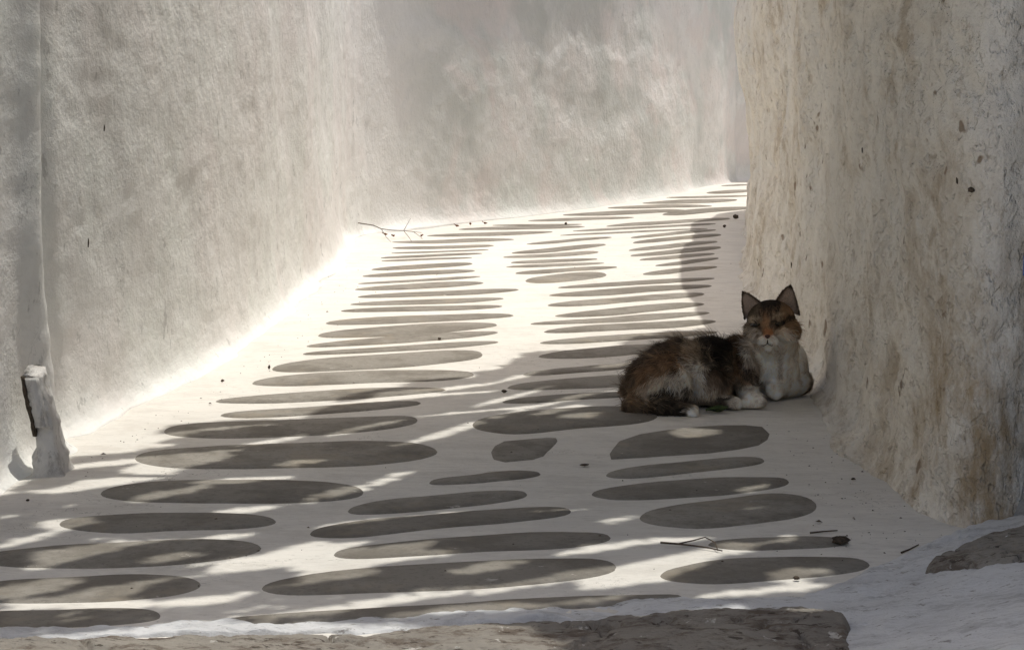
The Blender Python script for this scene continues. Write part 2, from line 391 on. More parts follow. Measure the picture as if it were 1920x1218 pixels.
# --- left and back wall share one line of plaster that bends at the corner
LB = [(-.95, 0.6), (-.92, 1.4), (-.885, 2.6), (-.855, 3.3), (-.815, 3.9), (-.735, 4.6), (-.67, 5.3), (-.628, 6.2), (-.61, 7.3), (-.625, 8.0),
      (-.61, 8.28), (-.53, 8.50), (-.40, 8.70), (-.20, 8.95), (.22, 9.60), (.62, 10.38), (.95, 11.12), (1.10, 11.42), (1.20, 11.68), (1.40, 11.92), (2.6, 12.4), (4.5, 12.9)]
def groove_y(z): return 3.76 + .07 * sstep(.45, .05, z)
def shape_left(X, Y, Z):
    p = P3(X, Y, Z)
    fl = .034 * np.exp(-np.maximum(Z, 0) / .016) + .014 * np.exp(-np.maximum(Z, 0) / .08)
    fl *= 1 + .25 * fbm(p, (5, 5, 9), 3, 3)
    d = .014 * fbm(p, (2.0, 2.0, 1.6), 2, 5) + .0034 * fbm(p, (11, 4.5, 6), 3, 6) + .0014 * fbm(p, (48, 17, 34), 3, 9)
    gy_ = groove_y(Z); near = sstep(4.2, 3.95, Y)
    d = d + near * (.026 * np.exp(-((Y - gy_ + .12) / .06) ** 2) - .038 * np.exp(-((Y - gy_) / .045) ** 2))
    d = d - .03 * sstep(3.5, 3.3, Y) * sstep(.05, .5, Z)
    return fl + d
def shape_back(X, Y, Z):
    p = P3(X, Y, Z)
    fl = .036 * np.exp(-np.maximum(Z, 0) / .02) + .016 * np.exp(-np.maximum(Z, 0) / .10)
    fl *= 1 + .5 * fbm(p, (4, 4, 6), 2, 3)
    d = .012 * fbm(p, (1.8, 1.8, 1.4), 2, 15) + .0032 * fbm(p, (9, 9, 7), 3, 16) + .0018 * fbm(p, (45, 45, 30), 2, 19)
    u, v = proj(p)
    cu = [600, 980, 1050, 1130, 1190, 1235, 1262, 1300, 1500]; cv = [330, 150, 215, 252, 228, 176, 170, 182, 190]
    cut = np.interp(u, cu, cv); ww = sstep(960, 1060, u)
    d = d + .012 * ww * sstep(1325, 1290, u) * sstep(-30, 26, v - cut + 12 * fbm(p, 7, 3, 21))     # lower render coat stands proud
    ledge = np.interp(u, [700, 850, 1000, 1060, 1500], [62, 64, 78, 90, 110])
    d = d + .007 * sstep(1320, 1250, u) * sstep(-16, 18, v - ledge + 26 * fbm(p, 4, 3, 23))                          # torn upper edge
    d = d - .044 * np.maximum(Z, 0) * sstep(1.05, .75, X)                                         # battered face
    return fl + d
def ds_l(x, y): return .014 if y > 3.1 else (.05 if y > 2 else .15)
def ds_lb(x, y): return ds_l(x, y) if y < 8.4 else (.016 if x < 1.5 else .06)
def shape_lb(X, Y, Z):
    w = sstep(8.35, 8.8, Y + .6 * (X + .6)); return shape_left(X, Y, Z) * (1 - w) + shape_back(X, Y, Z) * w
cut_i = lambda q: int(np.argmin(np.abs(q[:, 0] + .57) + np.abs(q[:, 1] - 8.40)))
left_wall, *_ = build_wall('left_wall', LB, 1, 2.1, M['left'], shape_lb, ds_lb, label='long pale limewashed wall with vertical brush streaks, beside the broken post stump',
           shade_lip=.012, sl=lambda q: np.arange(len(q)) <= cut_i(q))
back_wall, *_ = build_wall('back_wall', LB, 1, 1.5, M['back'], shape_lb, ds_lb, label='grey blotchy plaster wall closing the far end of the alley',
           shade_lip=.05, sl=lambda q: np.arange(len(q)) >= cut_i(q), dz=.016)

# --- right wall
RW = [(4.5, 11.0), (2.6, 10.7), (1.5, 10.1), (1.13, 9.35), (.985, 8.5), (.86, 7.4), (.765, 6.5), (.715, 5.6), (.685, 4.9), (.655, 4.4), (.645, 3.9), (.642, 3.4), (.652, 3.18), (.70, 3.10), (.80, 3.14)]
def shape_right(X, Y, Z):
    p = P3(X, Y, Z); zz = np.maximum(Z, 0)
    fl = .050 * np.exp(-zz / .018) + .022 * np.exp(-zz / .10)
    fl *= (1 + .25 * fbm(p, (3, 3, 6), 2, 33)) * (1 - .7 * sstep(3.9, 3.4, Y)) * (1 - .5 * sstep(3.7, 4.2, Y))
    d = .020 * fbm(p, (2.4, 2.4, 1.8), 2, 35) + .0085 * fbm(p, (9, 4.5, 7), 3, 36) + .0030 * fbm(p, (42, 17, 32), 3, 39) - .009 * sstep(.15, .7, fbm(p, (36, 14, 26), 2, 41)) * (.4 + .6 * sstep(-.2, .4, fbm(p, (4, 4, 3), 2, 44)))
    d = d + .10 * zz * sstep(5.8, 7.2, Y) * sstep(1.5, .6, zz) + .012 * np.sin(zz * 9 + 1) * sstep(5.8, 7, Y)
    d = d - .02 * np.exp(-((Y - 4.85 - .1 * zz) / .10) ** 2)                # hollow between two bulges
    return fl + d
def ds_r(x, y): return .010 if (x < 1.2 and y < 9.5) else .05
right_wall, *_ = build_wall('right_wall', RW, 1, 1.6, M['right'], shape_right, ds_r, dz=.010,
    label='lumpy cream plaster wall with brown stains that the cat leans against', shade_lip=lambda x, y: .005 + .075 * sstep(6.0, 7.2, y))  # added lip grows at the far end to widen the ground shadow
# --- near right wall with a spreading foot
NW = [(.78, 3.20), (.785, 3.09), (.83, 3.0), (.95, 2.8), (1.15, 2.3), (1.25, 1.4), (1.3, 0.4)]
def shape_near(X, Y, Z):
    p = P3(X, Y, Z); zz = np.maximum(Z, 0)
    fl = .02 * np.exp(-zz / .012) + .03 * np.exp(-zz / .05)
    fl *= (1 + .35 * fbm(p, (4, 4, .5), 2, 53))
    d = .014 * fbm(p, (3, 3, 1.5), 3, 55) + .006 * fbm(p, (16, 16, 9), 3, 56) + .003 * fbm(p, (48, 48, 30), 3, 59)
    return fl + d
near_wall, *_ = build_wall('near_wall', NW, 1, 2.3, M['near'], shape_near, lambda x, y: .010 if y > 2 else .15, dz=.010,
    label='bluish white wall at the picture edge with a foot spreading over the ground', shade_lip=.05)

# ------------------------------------------------------------------ tree leaning over the alley (out of the picture, throws the dappled shade)
def shade_mask(x, y):                                    # where its shade lies on the ground, in photo pixels
    u, v = proj(np.stack([x, y, np.zeros_like(x)], -1))
    edge = np.interp(u, [-200, 0, 140, 250, 330, 560, 640, 800, 960, 1010, 1180, 1330, 1400, 1500], [985, 945, 872, 850, 818, 800, 768, 722, 692, 668, 645, 618, 604, 590])
    return u, v, v > edge
HOLES = [(1157,684,34,6,0),(970,705,52,6,-8),(940,752,50,8,-8),(1050,758,85,6,-7),(1047,776,44,9,-5),(852,811,92,9,-9),(800,735,90,7,-4),
 (1190,712,20,4,0),(727,897,48,13,-14),(640,925,62,11,-8),(1161,977,30,9,-4),(745,1056,90,8,0),(910,1076,62,13,-4),(1140,1031,80,10,-4),(620,1086,60,18,0),
 (800,1121,70,9,0),(1200,1086,95,20,-4),(1305,812,42,14,0),(1421,912,32,6,-4),(1474,1014,17,13,0),(1286,1016,40,6,0),(1330,1042,75,17,-3),(1260,1062,70,14,0),
 (1492,1083,46,16,0),(1440,1110,120,8,0),(1290,1160,110,8,0),(1526,1171,42,9,0),(315,932,60,9,-3),(457,904,80,9,0),(507,828,60,6,-4),(330,872,85,15,-2),
 (200,908,110,12,-3),(325,1051,52,9,-2),(117,1054,62,11,-6),(120,985,45,14,0),(60,1108,80,18,-3),(160,1137,160,9,0),(60,1012,60,10,-8),(640,1145,120,9,-3),
 (420,1010,50,6,0),(560,1030,40,7,-5),(880,1150,160,8,-4),(480,1240,580,62,-2),(560,870,40,6,0),(1120,1130,60,6,-3),(380,1130,60,10,0),(1000,735,40,4,-8),(680,806,60,5,-4)]
def in_hole(u, v, grow):
    r = np.zeros(u.shape, bool)
    for cx, cy, rx, ry, a in HOLES:
        if rx < 130: rx, ry, a = rx * 1.3, ry * .72, a - 5
        du, dv = u - cx, (v - cy) - (u - cx) * math.tan(R(a)); 
        gy_ = grow * (v - 100) ** 2 / 2800.0; gu = grow * (v - 100) / .7
        r |= (du / (rx + gu)) ** 2 + (dv / (ry + gy_)) ** 2 < 1
    return r
def make_tree():
    root = link(bpy.data.objects.new('overhanging_tree', None)); root.location = (2.1, 4.1, 0)
    tag(root, 'leafy tree behind the stained wall, its crown shading the cat', 'tree')
    NL = 300000
    x = rng.uniform(-1.3, 2.0, NL); y = rng.uniform(2.15, 6.2, NL)
    u, v, inside = shade_mask(x, y)
    vis = (x > -.95) & (x < .75) & (y > 2.35)
    frond = fbm(np.stack([x * 1.2 + y * .5, y * 5, 0 * x], -1), 2.2, 2, 71)
    _, v2, inside2 = shade_mask(x, y - .05 - .10 * (frond + .2))
    keep = np.where(x < .75, inside2, y < 6.2 - .25 * (x - .75) ** 2) & ~(in_hole(u, v, .011) & vis)
    keep &= ~((x < -.2) & (y < 2.7) & (rng.random(NL) < .75))
    fd = np.array([.87, .49]); al = x * fd[0] + y * fd[1]; ac = -x * fd[1] + y * fd[0]
    stk = fbm(np.stack([al * 3.2, ac * 13, 0 * x], -1), 1.0, 2, 73)
    open_ = np.interp(u, [0, 450, 800, 1100, 1500], [.07, .05, .02, .0, .0]) + .14 * sstep(1050, 1110, v) + .30 * sstep(70, 0, v - np.interp(u, [0, 140, 330, 640, 800, 1010, 1400], [945, 872, 818, 768, 722, 668, 604]))
    keep &= (stk > -.75 + 1.25 * open_) | ~vis | ((u > 1130) & (u < 1580) & (v < 800))
    thin = sstep(.1, .6, fbm(np.stack([x, y, 0 * x], -1), 1.3, 2, 77)) * .35
    keep &= rng.random(NL) > thin * (~vis)
    x, y = x[keep], y[keep]; n = len(x)
    h = 1.78 + .4 * rng.random(n) + .9 * sstep(.6, 2.4, x) * rng.random(n)
    cen = np.stack([x + SUN[0] / SUN[2] * h, y + SUN[1] / SUN[2] * h, h], -1)
    # leaves: folded diamonds
    a = .51 + rng.normal(0, .45, n); tilt = rng.normal(0, .55, n); roll = rng.normal(0, .5, n)
    ln = rng.uniform(.024, .042, n); wd = ln * rng.uniform(.24, .34, n)
    ax = np.stack([np.cos(a) * np.cos(tilt), np.sin(a) * np.cos(tilt), np.sin(tilt)], -1)
    bx = np.stack([-np.sin(a), np.cos(a), roll], -1); bx /= np.linalg.norm(bx, axis=1, keepdims=True)
    up = np.cross(ax, bx)
    V = np.stack([cen - ax * ln[:, None], cen + bx * wd[:, None] + up * .004, cen + ax * ln[:, None] - up * .006, cen - bx * wd[:, None] + up * .004], 1).reshape(-1, 3)
    V -= np.array(root.location)
    F = np.arange(4 * n).reshape(n, 4); F = np.vstack([F[:, [0, 1, 2]], F[:, [0, 2, 3]]])
    fast_mesh('crown', V, F, M['canopy'], root, smooth=False)
    tv, tf = [], []
    def limb(pts, r0, r1):
        s_, q = None, np.array(pts, float)
        t = np.linspace(0, 1, len(q)); tt = np.linspace(0, 1, 10)
        q = np.stack([np.interp(tt, t, q[:, i]) for i in range(3)], -1)
        q[1:-1] += rng.normal(0, .02, (8, 3))
        b = len(tv)
        for i, c in enumerate(q):
            d = q[min(i + 1, 9)] - q[max(i - 1, 0)]; d /= np.linalg.norm(d)
            e = np.cross(d, (0.3, .9, .2)); e /= np.linalg.norm(e); f = np.cross(d, e); r = r0 + (r1 - r0) * i / 9
            for k in range(8): tv.append(c + r * (math.cos(k * math.pi / 4) * e + math.sin(k * math.pi / 4) * f))
        for i in range(9):
            for k in range(8): tf.append((b + i * 8 + k, b + i * 8 + (k + 1) % 8, b + i * 8 + 8 + (k + 1) % 8, b + i * 8 + 8 + k))
    limb([(0, 0, -.05), (.05, .05, .9), (-.05, .1, 1.8)], .13, .10)
    fork = (-.05, .1, 1.75)
    for e in ((-1.4, 1.2, 2.05), (-2.0, .3, 2.05), (-1.9, -.6, 2.0), (-1.0, -1.3, 2.1), (.5, -.8, 2.9), (.3, 1.4, 2.9), (-2.6, -.2, 2.2)):
        limb([fork, (e[0] * .45, e[1] * .45 + .05, 2.15), e], .055, .012)
    mesh_obj('trunk', tv, tf, M['bark'], root)
make_tree()

# ------------------------------------------------------------------ painted kerb strip and rough slabs at the near edge
def sheet(name, u, top, bot, nrow, zfn, mat, parent=None):
    u = np.asarray(u, float); f = np.linspace(0, 1, nrow)[:, None]
    U = np.broadcast_to(u, (nrow, len(u))); Vv = top[None] * (1 - f) + bot[None] * f
    g = G(U, Vv); X, Y = g[..., 0], g[..., 1]
    Z = zfn(X, Y, U, Vv, np.broadcast_to(f, U.shape))
    V = np.stack([X, Y, Z], -1).reshape(-1, 3)
    return fast_mesh(name, V, grid_faces(nrow, len(u))[:, ::-1], mat, parent)
ku = np.arange(-160, 2060, 5.0)
kn = fbm(np.stack([ku * .012, 0 * ku, 0 * ku], -1), 1.0, 4, 81)
ktop = np.interp(ku, [-160, 300, 640, 1000, 1300, 1545, 1600, 1640, 1720, 1850, 2060], [1196, 1181, 1166, 1143, 1121, 1100, 1078, 1058, 1018, 975, 945]) + 3 * kn
kbot = np.interp(ku, [-160, 0, 300, 640, 1000, 1180, 1280, 1340, 2060], [1223, 1213, 1201, 1191, 1169, 1168, 1190, 1330, 1330]) + 3 * np.roll(kn, 37)
def zk(X, Y, U, V, f):
    p = P3(X, Y, 0 * X)
    e = sstep(0, .10, f) * sstep(1, .9, f); w = sstep(1500, 1720, U)
    z = ground_z(X, Y) - .004 + (.009 * (1 - w) + .016 * w) * e * sstep(.0, .5, 1.3 - np.abs(f - .5))
    z = z + w * .04 * sstep(1600, 1980, U) * sstep(0, .3, f)
    return z + (.0045 * fbm(p, (9, 14, 1), 3, 83) + .0022 * fbm(p, (40, 60, 1), 3, 84)) * e
kerb = sheet('kerb', ku, ktop, kbot, 46, zk, M['kerb']); tag(kerb, kind='structure')
def rock(label, u0, u1, topv, botv, hgt, seed, nrow=60, base=None):
    u = np.linspace(u0, u1, int((u1 - u0) / 4))
    n1 = fbm(np.stack([u * .02, 0 * u, 0 * u], -1), 1., 4, seed)
    tp = np.interp(u, *zip(*topv)) + 3 * n1; bt = np.interp(u, *zip(*botv))
    def zr(X, Y, U, V, f):
        p = P3(X, Y, 0 * X); eu = sstep(u0, u0 + 30, U) * sstep(u1, u1 - 22, U)
        e = np.sqrt(np.clip(sstep(0, .12, f) * sstep(1, .95, f) * eu, 0, 1))
        st = fbm(p, (5, 13, 1), 4, seed + 1); lay = np.floor(st * 5) / 5 * .6 + st * .4
        crack = -.010 * np.exp(-(fbm(p, (7, 12, 1), 3, seed + 5) / .05) ** 2)
        return ground_z(X, Y) - .006 + (0 if base is None else base(U)) + (hgt + .006 * lay + .002 * fbm(p, (50, 80, 1), 3, seed + 3) + crack) * e
    o = sheet('rock', u, tp, bt, nrow, zr, M['rock']); tag(o, label, 'rock', 'rough rocks at the near edge')
rock('long rough slab along the near edge below the white kerb strip', -160, 1600, [(-160, 1222), (0, 1212), (300, 1200), (640, 1190), (1000, 1168), (1300, 1153), (1500, 1149), (1560, 1155), (1600, 1185)], [(-160, 1330), (1600, 1330)], .018, 91, 60, lambda U: .006 * sstep(1050, 1250, U))
rock('craggy brown rock breaking through the bluish white paint', 1725, 2060, [(1725, 1106), (1790, 1082), (1850, 1062), (1920, 1050), (2060, 1040)], [(1725, 1108), (1830, 1122), (1920, 1132), (2060, 1138)], .014, 111, 40, lambda U: .006 + .04 * sstep(1600, 1980, U))

# ------------------------------------------------------------------ tubes, bits
def tube(name, pts, r0, r1, mat, parent=None, seg=6):
    pts = np.array(pts, float); V, F = [], []
    for i, c in enumerate(pts):
        d = pts[min(i + 1, len(pts) - 1)] - pts[max(i - 1, 0)]; d /= np.linalg.norm(d)
        e = np.cross(d, (.31, .2, .93)); e /= np.linalg.norm(e); f = np.cross(d, e); r = r0 + (r1 - r0) * i / (len(pts) - 1)
        for k in range(seg): V.append(c + r * (math.cos(2 * math.pi * k / seg) * e + math.sin(2 * math.pi * k / seg) * f))
    for i in range(len(pts) - 1):
        for k in range(seg): F.append((i * seg + k, i * seg + (k + 1) % seg, i * seg + seg + (k + 1) % seg, i * seg + seg + k))
    F.append(tuple(range(seg - 1, -1, -1))); F.append(tuple(range((len(pts) - 1) * seg, len(pts) * seg)))
    return mesh_obj(name, V, F, mat, parent)
def on_ground(pts, lift):
    out = []
    for i, (u, v) in enumerate(pts):
        g = G(u, v); z = lift if np.isscalar(lift) else lift[i]
        out.append((g[0], g[1], float(ground_z(g[0], g[1])) + z))
    return out
def leaf_mesh(name, centre, length, width, yaw, curl, mat, parent=None, tilt=0., fold=.35):
    n, m = 9, 5; V = []
    for i in range(n):
        t_ = i / (n - 1); w = width * (math.sin(math.pi * t_ ** .8) ** .8 if 0 < t_ < 1 else 0.02)
        for j in range(m):
            q = (j / (m - 1) - .5) * 2
            x = (t_ - .5) * length; y = q * w / 2
            z = abs(q) * w * fold + curl * (4 * (t_ - .5) ** 2) + .002 * math.sin(7 * t_ + 3 * q)
            V.append((x, y, z))
    V = np.array(V); F = grid_faces(n, m)
    M3 = np.array(Matrix.Rotation(yaw, 3, 'Z') @ Matrix.Rotation(tilt, 3, 'Y'))
    V = V @ M3.T; V[:, 2] -= V[:, 2].min(); V += np.array(centre)
    o = mesh_obj(name, V, F, mat, parent)
    so = o.modifiers.new('thick', 'SOLIDIFY'); so.thickness = .0008
    return o
def crumb(name, u, v, w, h, mat, parent=None, seed=0, wall_pt=None):
    g = G(u, v) if wall_pt is None else None; sc = float(np.linalg.norm([*(g if g is not None else wall_pt[:2]), .7])) / FPX
    rs = np.random.default_rng(seed)
    V, F = [], []
    for i in range(5):
        ph = math.pi * (i + .5) / 5
        for k in range(8):
            a = 2 * math.pi * k / 8; j = 1 + rs.uniform(-.25, .25)
            V.append((math.sin(ph) * math.cos(a) * w / 2 * sc * j, math.sin(ph) * math.sin(a) * w / 2.4 * sc * j, math.cos(ph) * h / 2 * sc * j))
    for i in range(4):
        for k in range(8): F.append((i * 8 + k, i * 8 + 8 + k, i * 8 + 8 + (k + 1) % 8, i * 8 + (k + 1) % 8))
    F += [tuple(range(8)), tuple(range(39, 31, -1))]
    V = np.array(V)
    if wall_pt is None:
        V[:, 2] -= V[:, 2].min() + .0005; V += np.array([g[0], g[1], float(ground_z(g[0], g[1])) + .002])
    else: V += np.array(wall_pt)
    return mesh_obj(name, V, F, mat, parent)

# dry twig with seed leaves at the far corner
tw = link(bpy.data.objects.new('dry_twig', None)); g = G(700, 436); tw.location = (g[0], g[1], 0)
tag(tw, 'thin dry twig with a few brown leaves in the far wall corner', 'twig')
def local(o, parent):
    o.data.transform(Matrix.Translation(-Vector(parent.location))); return o
local(tube('stem', on_ground([(672, 441), (700, 443), (715, 445), (735, 445), (757, 446), (775, 443), (790, 440)], [.05, .045, .035, .03, .03, .02, .01]), .0022, .0010, M['twig'], tw), tw)
for pts, l in (([(715, 445), (724, 451), (733, 455)], [.035, .015, .004]), ([(757, 446), (766, 450), (772, 454)], [.03, .015, .004]), ([(757, 446), (763, 440), (770, 434)], [.03, .04, .055]), ([(775, 443), (785, 446), (792, 448)], [.02, .012, .004])):
    local(tube('side_twig', on_ground(pts, l), .0012, .0007, M['twig'], tw, 5), tw)
for u, v, r in ((721, 444, .3), (737, 447, 1.2), (791, 447, 2.)):
    g = G(u, v); local(leaf_mesh('leaf', (g[0], g[1], .006), .022, .015, r, .004, M['dryleaf'], tw, .3), tw)
for u, v, ln, yaw, lab in ((855, 427, .024, .4, 'dark brown curled leaf lying at the foot of the far wall'), (882, 424, .018, 1.5, 'small reddish dry leaf at the far wall, between two others'), (908, 422, .022, .1, 'flat brown leaf scrap, rightmost at the foot of the far wall')):
    g = G(u, v); tag(leaf_mesh('dry_leaf', (g[0], g[1], .004), ln, ln * .65, yaw, .006, M['dryleaf'], None, .35), lab, 'leaf', 'dry leaves by the far wall')
# twig beside the near stone
tg_ = link(bpy.data.objects.new('forked_twig', None)); g = G(1290, 1030); tg_.location = (g[0], g[1], 0)
tag(tg_, 'thin forked grey twig lying across the thin near paving stone', 'twig')
local(tube('stem', on_ground([(1238, 1030), (1270, 1031), (1300, 1033), (1330, 1037), (1354, 1041)], [.006, .005, .004, .004, .003]), .0018, .0010, M['twig'], tg_), tg_)
local(tube('side_twig', on_ground([(1270, 1031), (1300, 1028), (1322, 1027), (1340, 1034), (1346, 1041)], [.005, .008, .012, .010, .003]), .0012, .0007, M['twig'], tg_, 5), tg_)
# bits on the ground
BITS = [(1575, 1024, 34, 14, 'dark dried bud lying on the thin stone near the stained wall'), (1493, 1093, 13, 7, 'small dark crumb on the sunlit patch of the nearest right stone'),
 (945, 739, 11, 6, 'black crumb on the white joint in the middle of the shade edge'), (1379, 410, 12, 8, 'dark pebble at the far corner of the stained wall'),
 (1358, 427, 6, 5, 'tiny dark pebble in the wall shade at the far corner'), (1061, 421, 5, 5, 'tiny round seed on a far sunlit stone'),
 (824, 641, 7, 4, 'small dark crumb on a sunlit stone in the left row'), (417, 719, 7, 5, 'little dark pebble beside the long left wall'),
 (505, 696, 5, 8, 'dry seed at the pointed tip of a sunlit stone'), (1600, 897, 9, 4, 'small dark chip near the foot of the stained wall'),
 (1410, 1042, 0, 0, ''), (1096, 872, 16, 4, 'flat dark flake between the near middle stones'), (405, 979, 6, 3, 'tiny dark crumb on a shaded stone of the left row'), (52, 945, 7, 4, 'dark crumb on the white ground by the post stump')]
for k, (u, v, w, h, lab) in enumerate(BITS):
    if w: tag(crumb('crumb', u, v, w, h, M['crumb'], None, k), lab, 'crumb', 'dark bits scattered on the paving')
gv, gf = [], []                                          # finer grit
rs = np.random.default_rng(5)
for k in range(260):
    if k < 110: u, v = rs.normal(1600, 70), rs.uniform(800, 1060); u += (v - 930) * .55
    elif k < 190: v = rs.uniform(480, 900); u = np.interp(v, [430, 560, 650, 760, 900], [690, 590, 500, 320, 90]) + abs(rs.normal(0, 45)) + 15
    else: u, v = rs.uniform(100, 1500), rs.uniform(380, 1120)
    g = G(u, v); s_ = rs.uniform(.0005, .0015) * (1 + (k % 17 == 0)); z = float(ground_z(*g)) + .003; b = len(gv); a = rs.uniform(0, 6.28)
    e1 = np.array([math.cos(a), math.sin(a), 0]) * s_ * rs.uniform(1, 2.4); e2 = np.array([-math.sin(a), math.cos(a), 0]) * s_; c = np.array([g[0], g[1], z])
    gv += [c - e1, c + e2, c + e1, c - e2, c + (0, 0, s_ * 1.1), c - (0, 0, .004)]
    gf += [(b, b + 1, b + 4), (b + 1, b + 2, b + 4), (b + 2, b + 3, b + 4), (b + 3, b, b + 4)]
tag(mesh_obj('grit', gv, gf, M['crumb'], None, False), 'fine dark grit scattered over the white joints', 'grit', kind='stuff')
# straw-thin splinters by the stained wall
for k, (pts, lab) in enumerate((([(1519, 1004), (1545, 1001), (1570, 999)], 'dry straw beside the thin near stone'), ([(1690, 1042), (1705, 1036), (1722, 1027)], 'short dark splinter at the edge of the bluish foot'))):
    tag(tube('straw', on_ground(pts, .003), .0016, .0009, M['twig']), lab, 'straw')

# ------------------------------------------------------------------ broken post stump against the left wall
def stump():
    root = link(bpy.data.objects.new('post_stump', None)); g = G(98, 896); root.location = (g[0] - .006, g[1] + .02, 0)
    tag(root, 'broken whitewashed post stump standing against the pale streaked wall', 'post')
    n, m = 40, 28; V = []
    for i in range(n):
        f = i / (n - 1); z = -.01 + .185 * f
        w = np.interp(f, [0, .12, .45, 1], [.034, .025, .018, .015]); dpt = np.interp(f, [0, .3, 1], [.05, .036, .030])
        cx = np.interp(f, [0, .5, 1], [.0, -.008, -.026])
        for k in range(m):
            a = 2 * math.pi * k / m; c, s_ = math.cos(a), math.sin(a)
            V.append((cx + math.copysign(abs(c) ** .45, c) * w, .02 + math.copysign(abs(s_) ** .45, s_) * dpt, z))
    V = np.array(V); nz = V * 1.0
    d = .005 * fbm(nz, 34, 3, 121) + .003 * fbm(nz, 90, 2, 122)
    cen = np.array([0, .02, 0]); dirv = V - cen; dirv[:, 2] = 0; dirv /= np.linalg.norm(dirv, axis=1, keepdims=True) + 1e-6
    V = V + dirv * d[:, None]
    top = V[-m:]; V[-m:, 2] += .012 * fbm(top, 60, 2, 124)
    F = [tuple(q) for q in grid_faces(n, m)] + [(i * m + m - 1, i * m, i * m + m, i * m + 2 * m - 1) for i in range(n - 1)]
    F.append(tuple(range((n - 1) * m, n * m)))
    mesh_obj('body', V, F, M['stump'], root)
    # flaking slab of wood on its face, black gap along one side
    V2 = []; 
    for i in range(16):
        f = i / 15; z = .085 + .082 * f; cx = np.interp(z, [0, .09, .18], [0, -.008, -.026])
        for x_, y_ in ((-.014, -.012), (-.012, -.021), (.004, -.023), (.010, -.016), (.008, -.004), (-.013, -.004)):
            V2.append((cx + x_ + random.uniform(-.0012, .0012), y_ + random.uniform(-.001, .001), z))
    F2 = [(i * 6 + k, i * 6 + (k + 1) % 6, i * 6 + 6 + (k + 1) % 6, i * 6 + 6 + k) for i in range(15) for k in range(6)] + [(5, 4, 3, 2, 1, 0), tuple(range(90, 96))]
    mesh_obj('splinter', V2, F2, M['stump'], root)
    V3 = []
    for i in range(14):
        f = i / 13; z = .07 + .10 * f; cx = np.interp(z, [0, .09, .18], [0, -.008, -.026]); w = .0035 * math.sin(math.pi * (f * .9 + .05)) + .001
        for x_, y_ in ((-.0165 - w, -.008), (-.0165 - w, -.0185), (-.0135 + w * .3, -.0215), (-.0135 + w * .3, -.008)):
            V3.append((cx + x_ + random.uniform(-.0012, .0012), y_, z))
    F3 = [(i * 4 + k, i * 4 + (k + 1) % 4, i * 4 + 4 + (k + 1) % 4, i * 4 + 4 + k) for i in range(13) for k in range(4)] + [(3, 2, 1, 0), tuple(range(52, 56))]
    mesh_obj('dark_crack_strip', V3, F3, M['crumb'], root)  # solid dark strip stands in for the shade inside the side crack
t = NT('stump_wood')
c = t.mix(t.ramp(t.noise(22, 5, .7), .35, .65), (.74, .72, .69), (.60, .58, .55))
c = t.mix(t.ramp(t.noise(40, 6, .8, (1.4, 1.4, .5)), .50, .66, 0, .7), c, (.30, .28, .26))
M['stump'] = t.out(c, t.bump(t.noise(60, 6, .75, (1.4, 1.4, .6)), .9, .006))
stump()

# chips and holes in the plaster
from mathutils.bvhtree import BVHTree
def hit_wall(o, u, v):
    n = len(o.data.vertices); V = np.empty(n * 3); o.data.vertices.foreach_get('co', V)
    F = np.empty(len(o.data.loops), np.int32); o.data.loops.foreach_get('vertex_index', F)
    if o.name not in BV: BV[o.name] = BVHTree.FromPolygons(V.reshape(-1, 3).tolist(), F.reshape(-1, 4).tolist())
    x, y, z = ray(u, v); d = Vector((float(x), float(y), float(z))).normalized()
    return BV[o.name].ray_cast(Vector((0, 0, CAM_H)), d)[0]
BV = {}
for k, (o, u, v, w, h) in enumerate(((right_wall, 1822, 356, 16, 10), (right_wall, 1795, 338, 6, 12), (near_wall, 1868, 903, 11, 14), (near_wall, 1850, 822, 9, 8), (right_wall, 1485, 497, 5, 12), (right_wall, 1617, 282, 4, 10),
        (near_wall, 1880, 850, 7, 4), (right_wall, 1782, 995, 12, 10), (near_wall, 1835, 842, 6, 10), (near_wall, 1905, 690, 8, 5), (left_wall, 195, 240, 4, 12), (left_wall, 165, 455, 5, 16))):
    p_ = hit_wall(o, u, v)
    if p_ is not None: crumb('chip', u, v, w, h, M['crumb'], o, 40 + k, tuple(p_))

# ------------------------------------------------------------------ small blue plate at the picture edge
bp = P(1928, 495, 3.0); bp[1] -= .02
V = []
for dx, dy in ((-.012, 0), (.06, -.045)):
    for dz in (-.014, .014):
        V += [(bp[0] + dx, bp[1] + dy, bp[2] + dz), (bp[0] + dx + .004, bp[1] + dy + .006, bp[2] + dz)]
F = [(0, 2, 6, 4), (1, 5, 7, 3), (0, 4, 5, 1), (2, 3, 7, 6), (0, 1, 3, 2), (4, 6, 7, 5)]
tag(mesh_obj('blue_plate', V, F, M['blue'], None, False), 'small blue enamel plate on the bluish white wall', 'plate')

# ------------------------------------------------------------------ green leaves by the cat
g = G(1492, 741); tag(leaf_mesh('green_leaf', (g[0], g[1], .002), .034, .018, .5, .006, M['greenleaf'], None, -.5), 'crumpled green leaf on the ground beside the stained wall', 'leaf', 'green leaves by the cat')

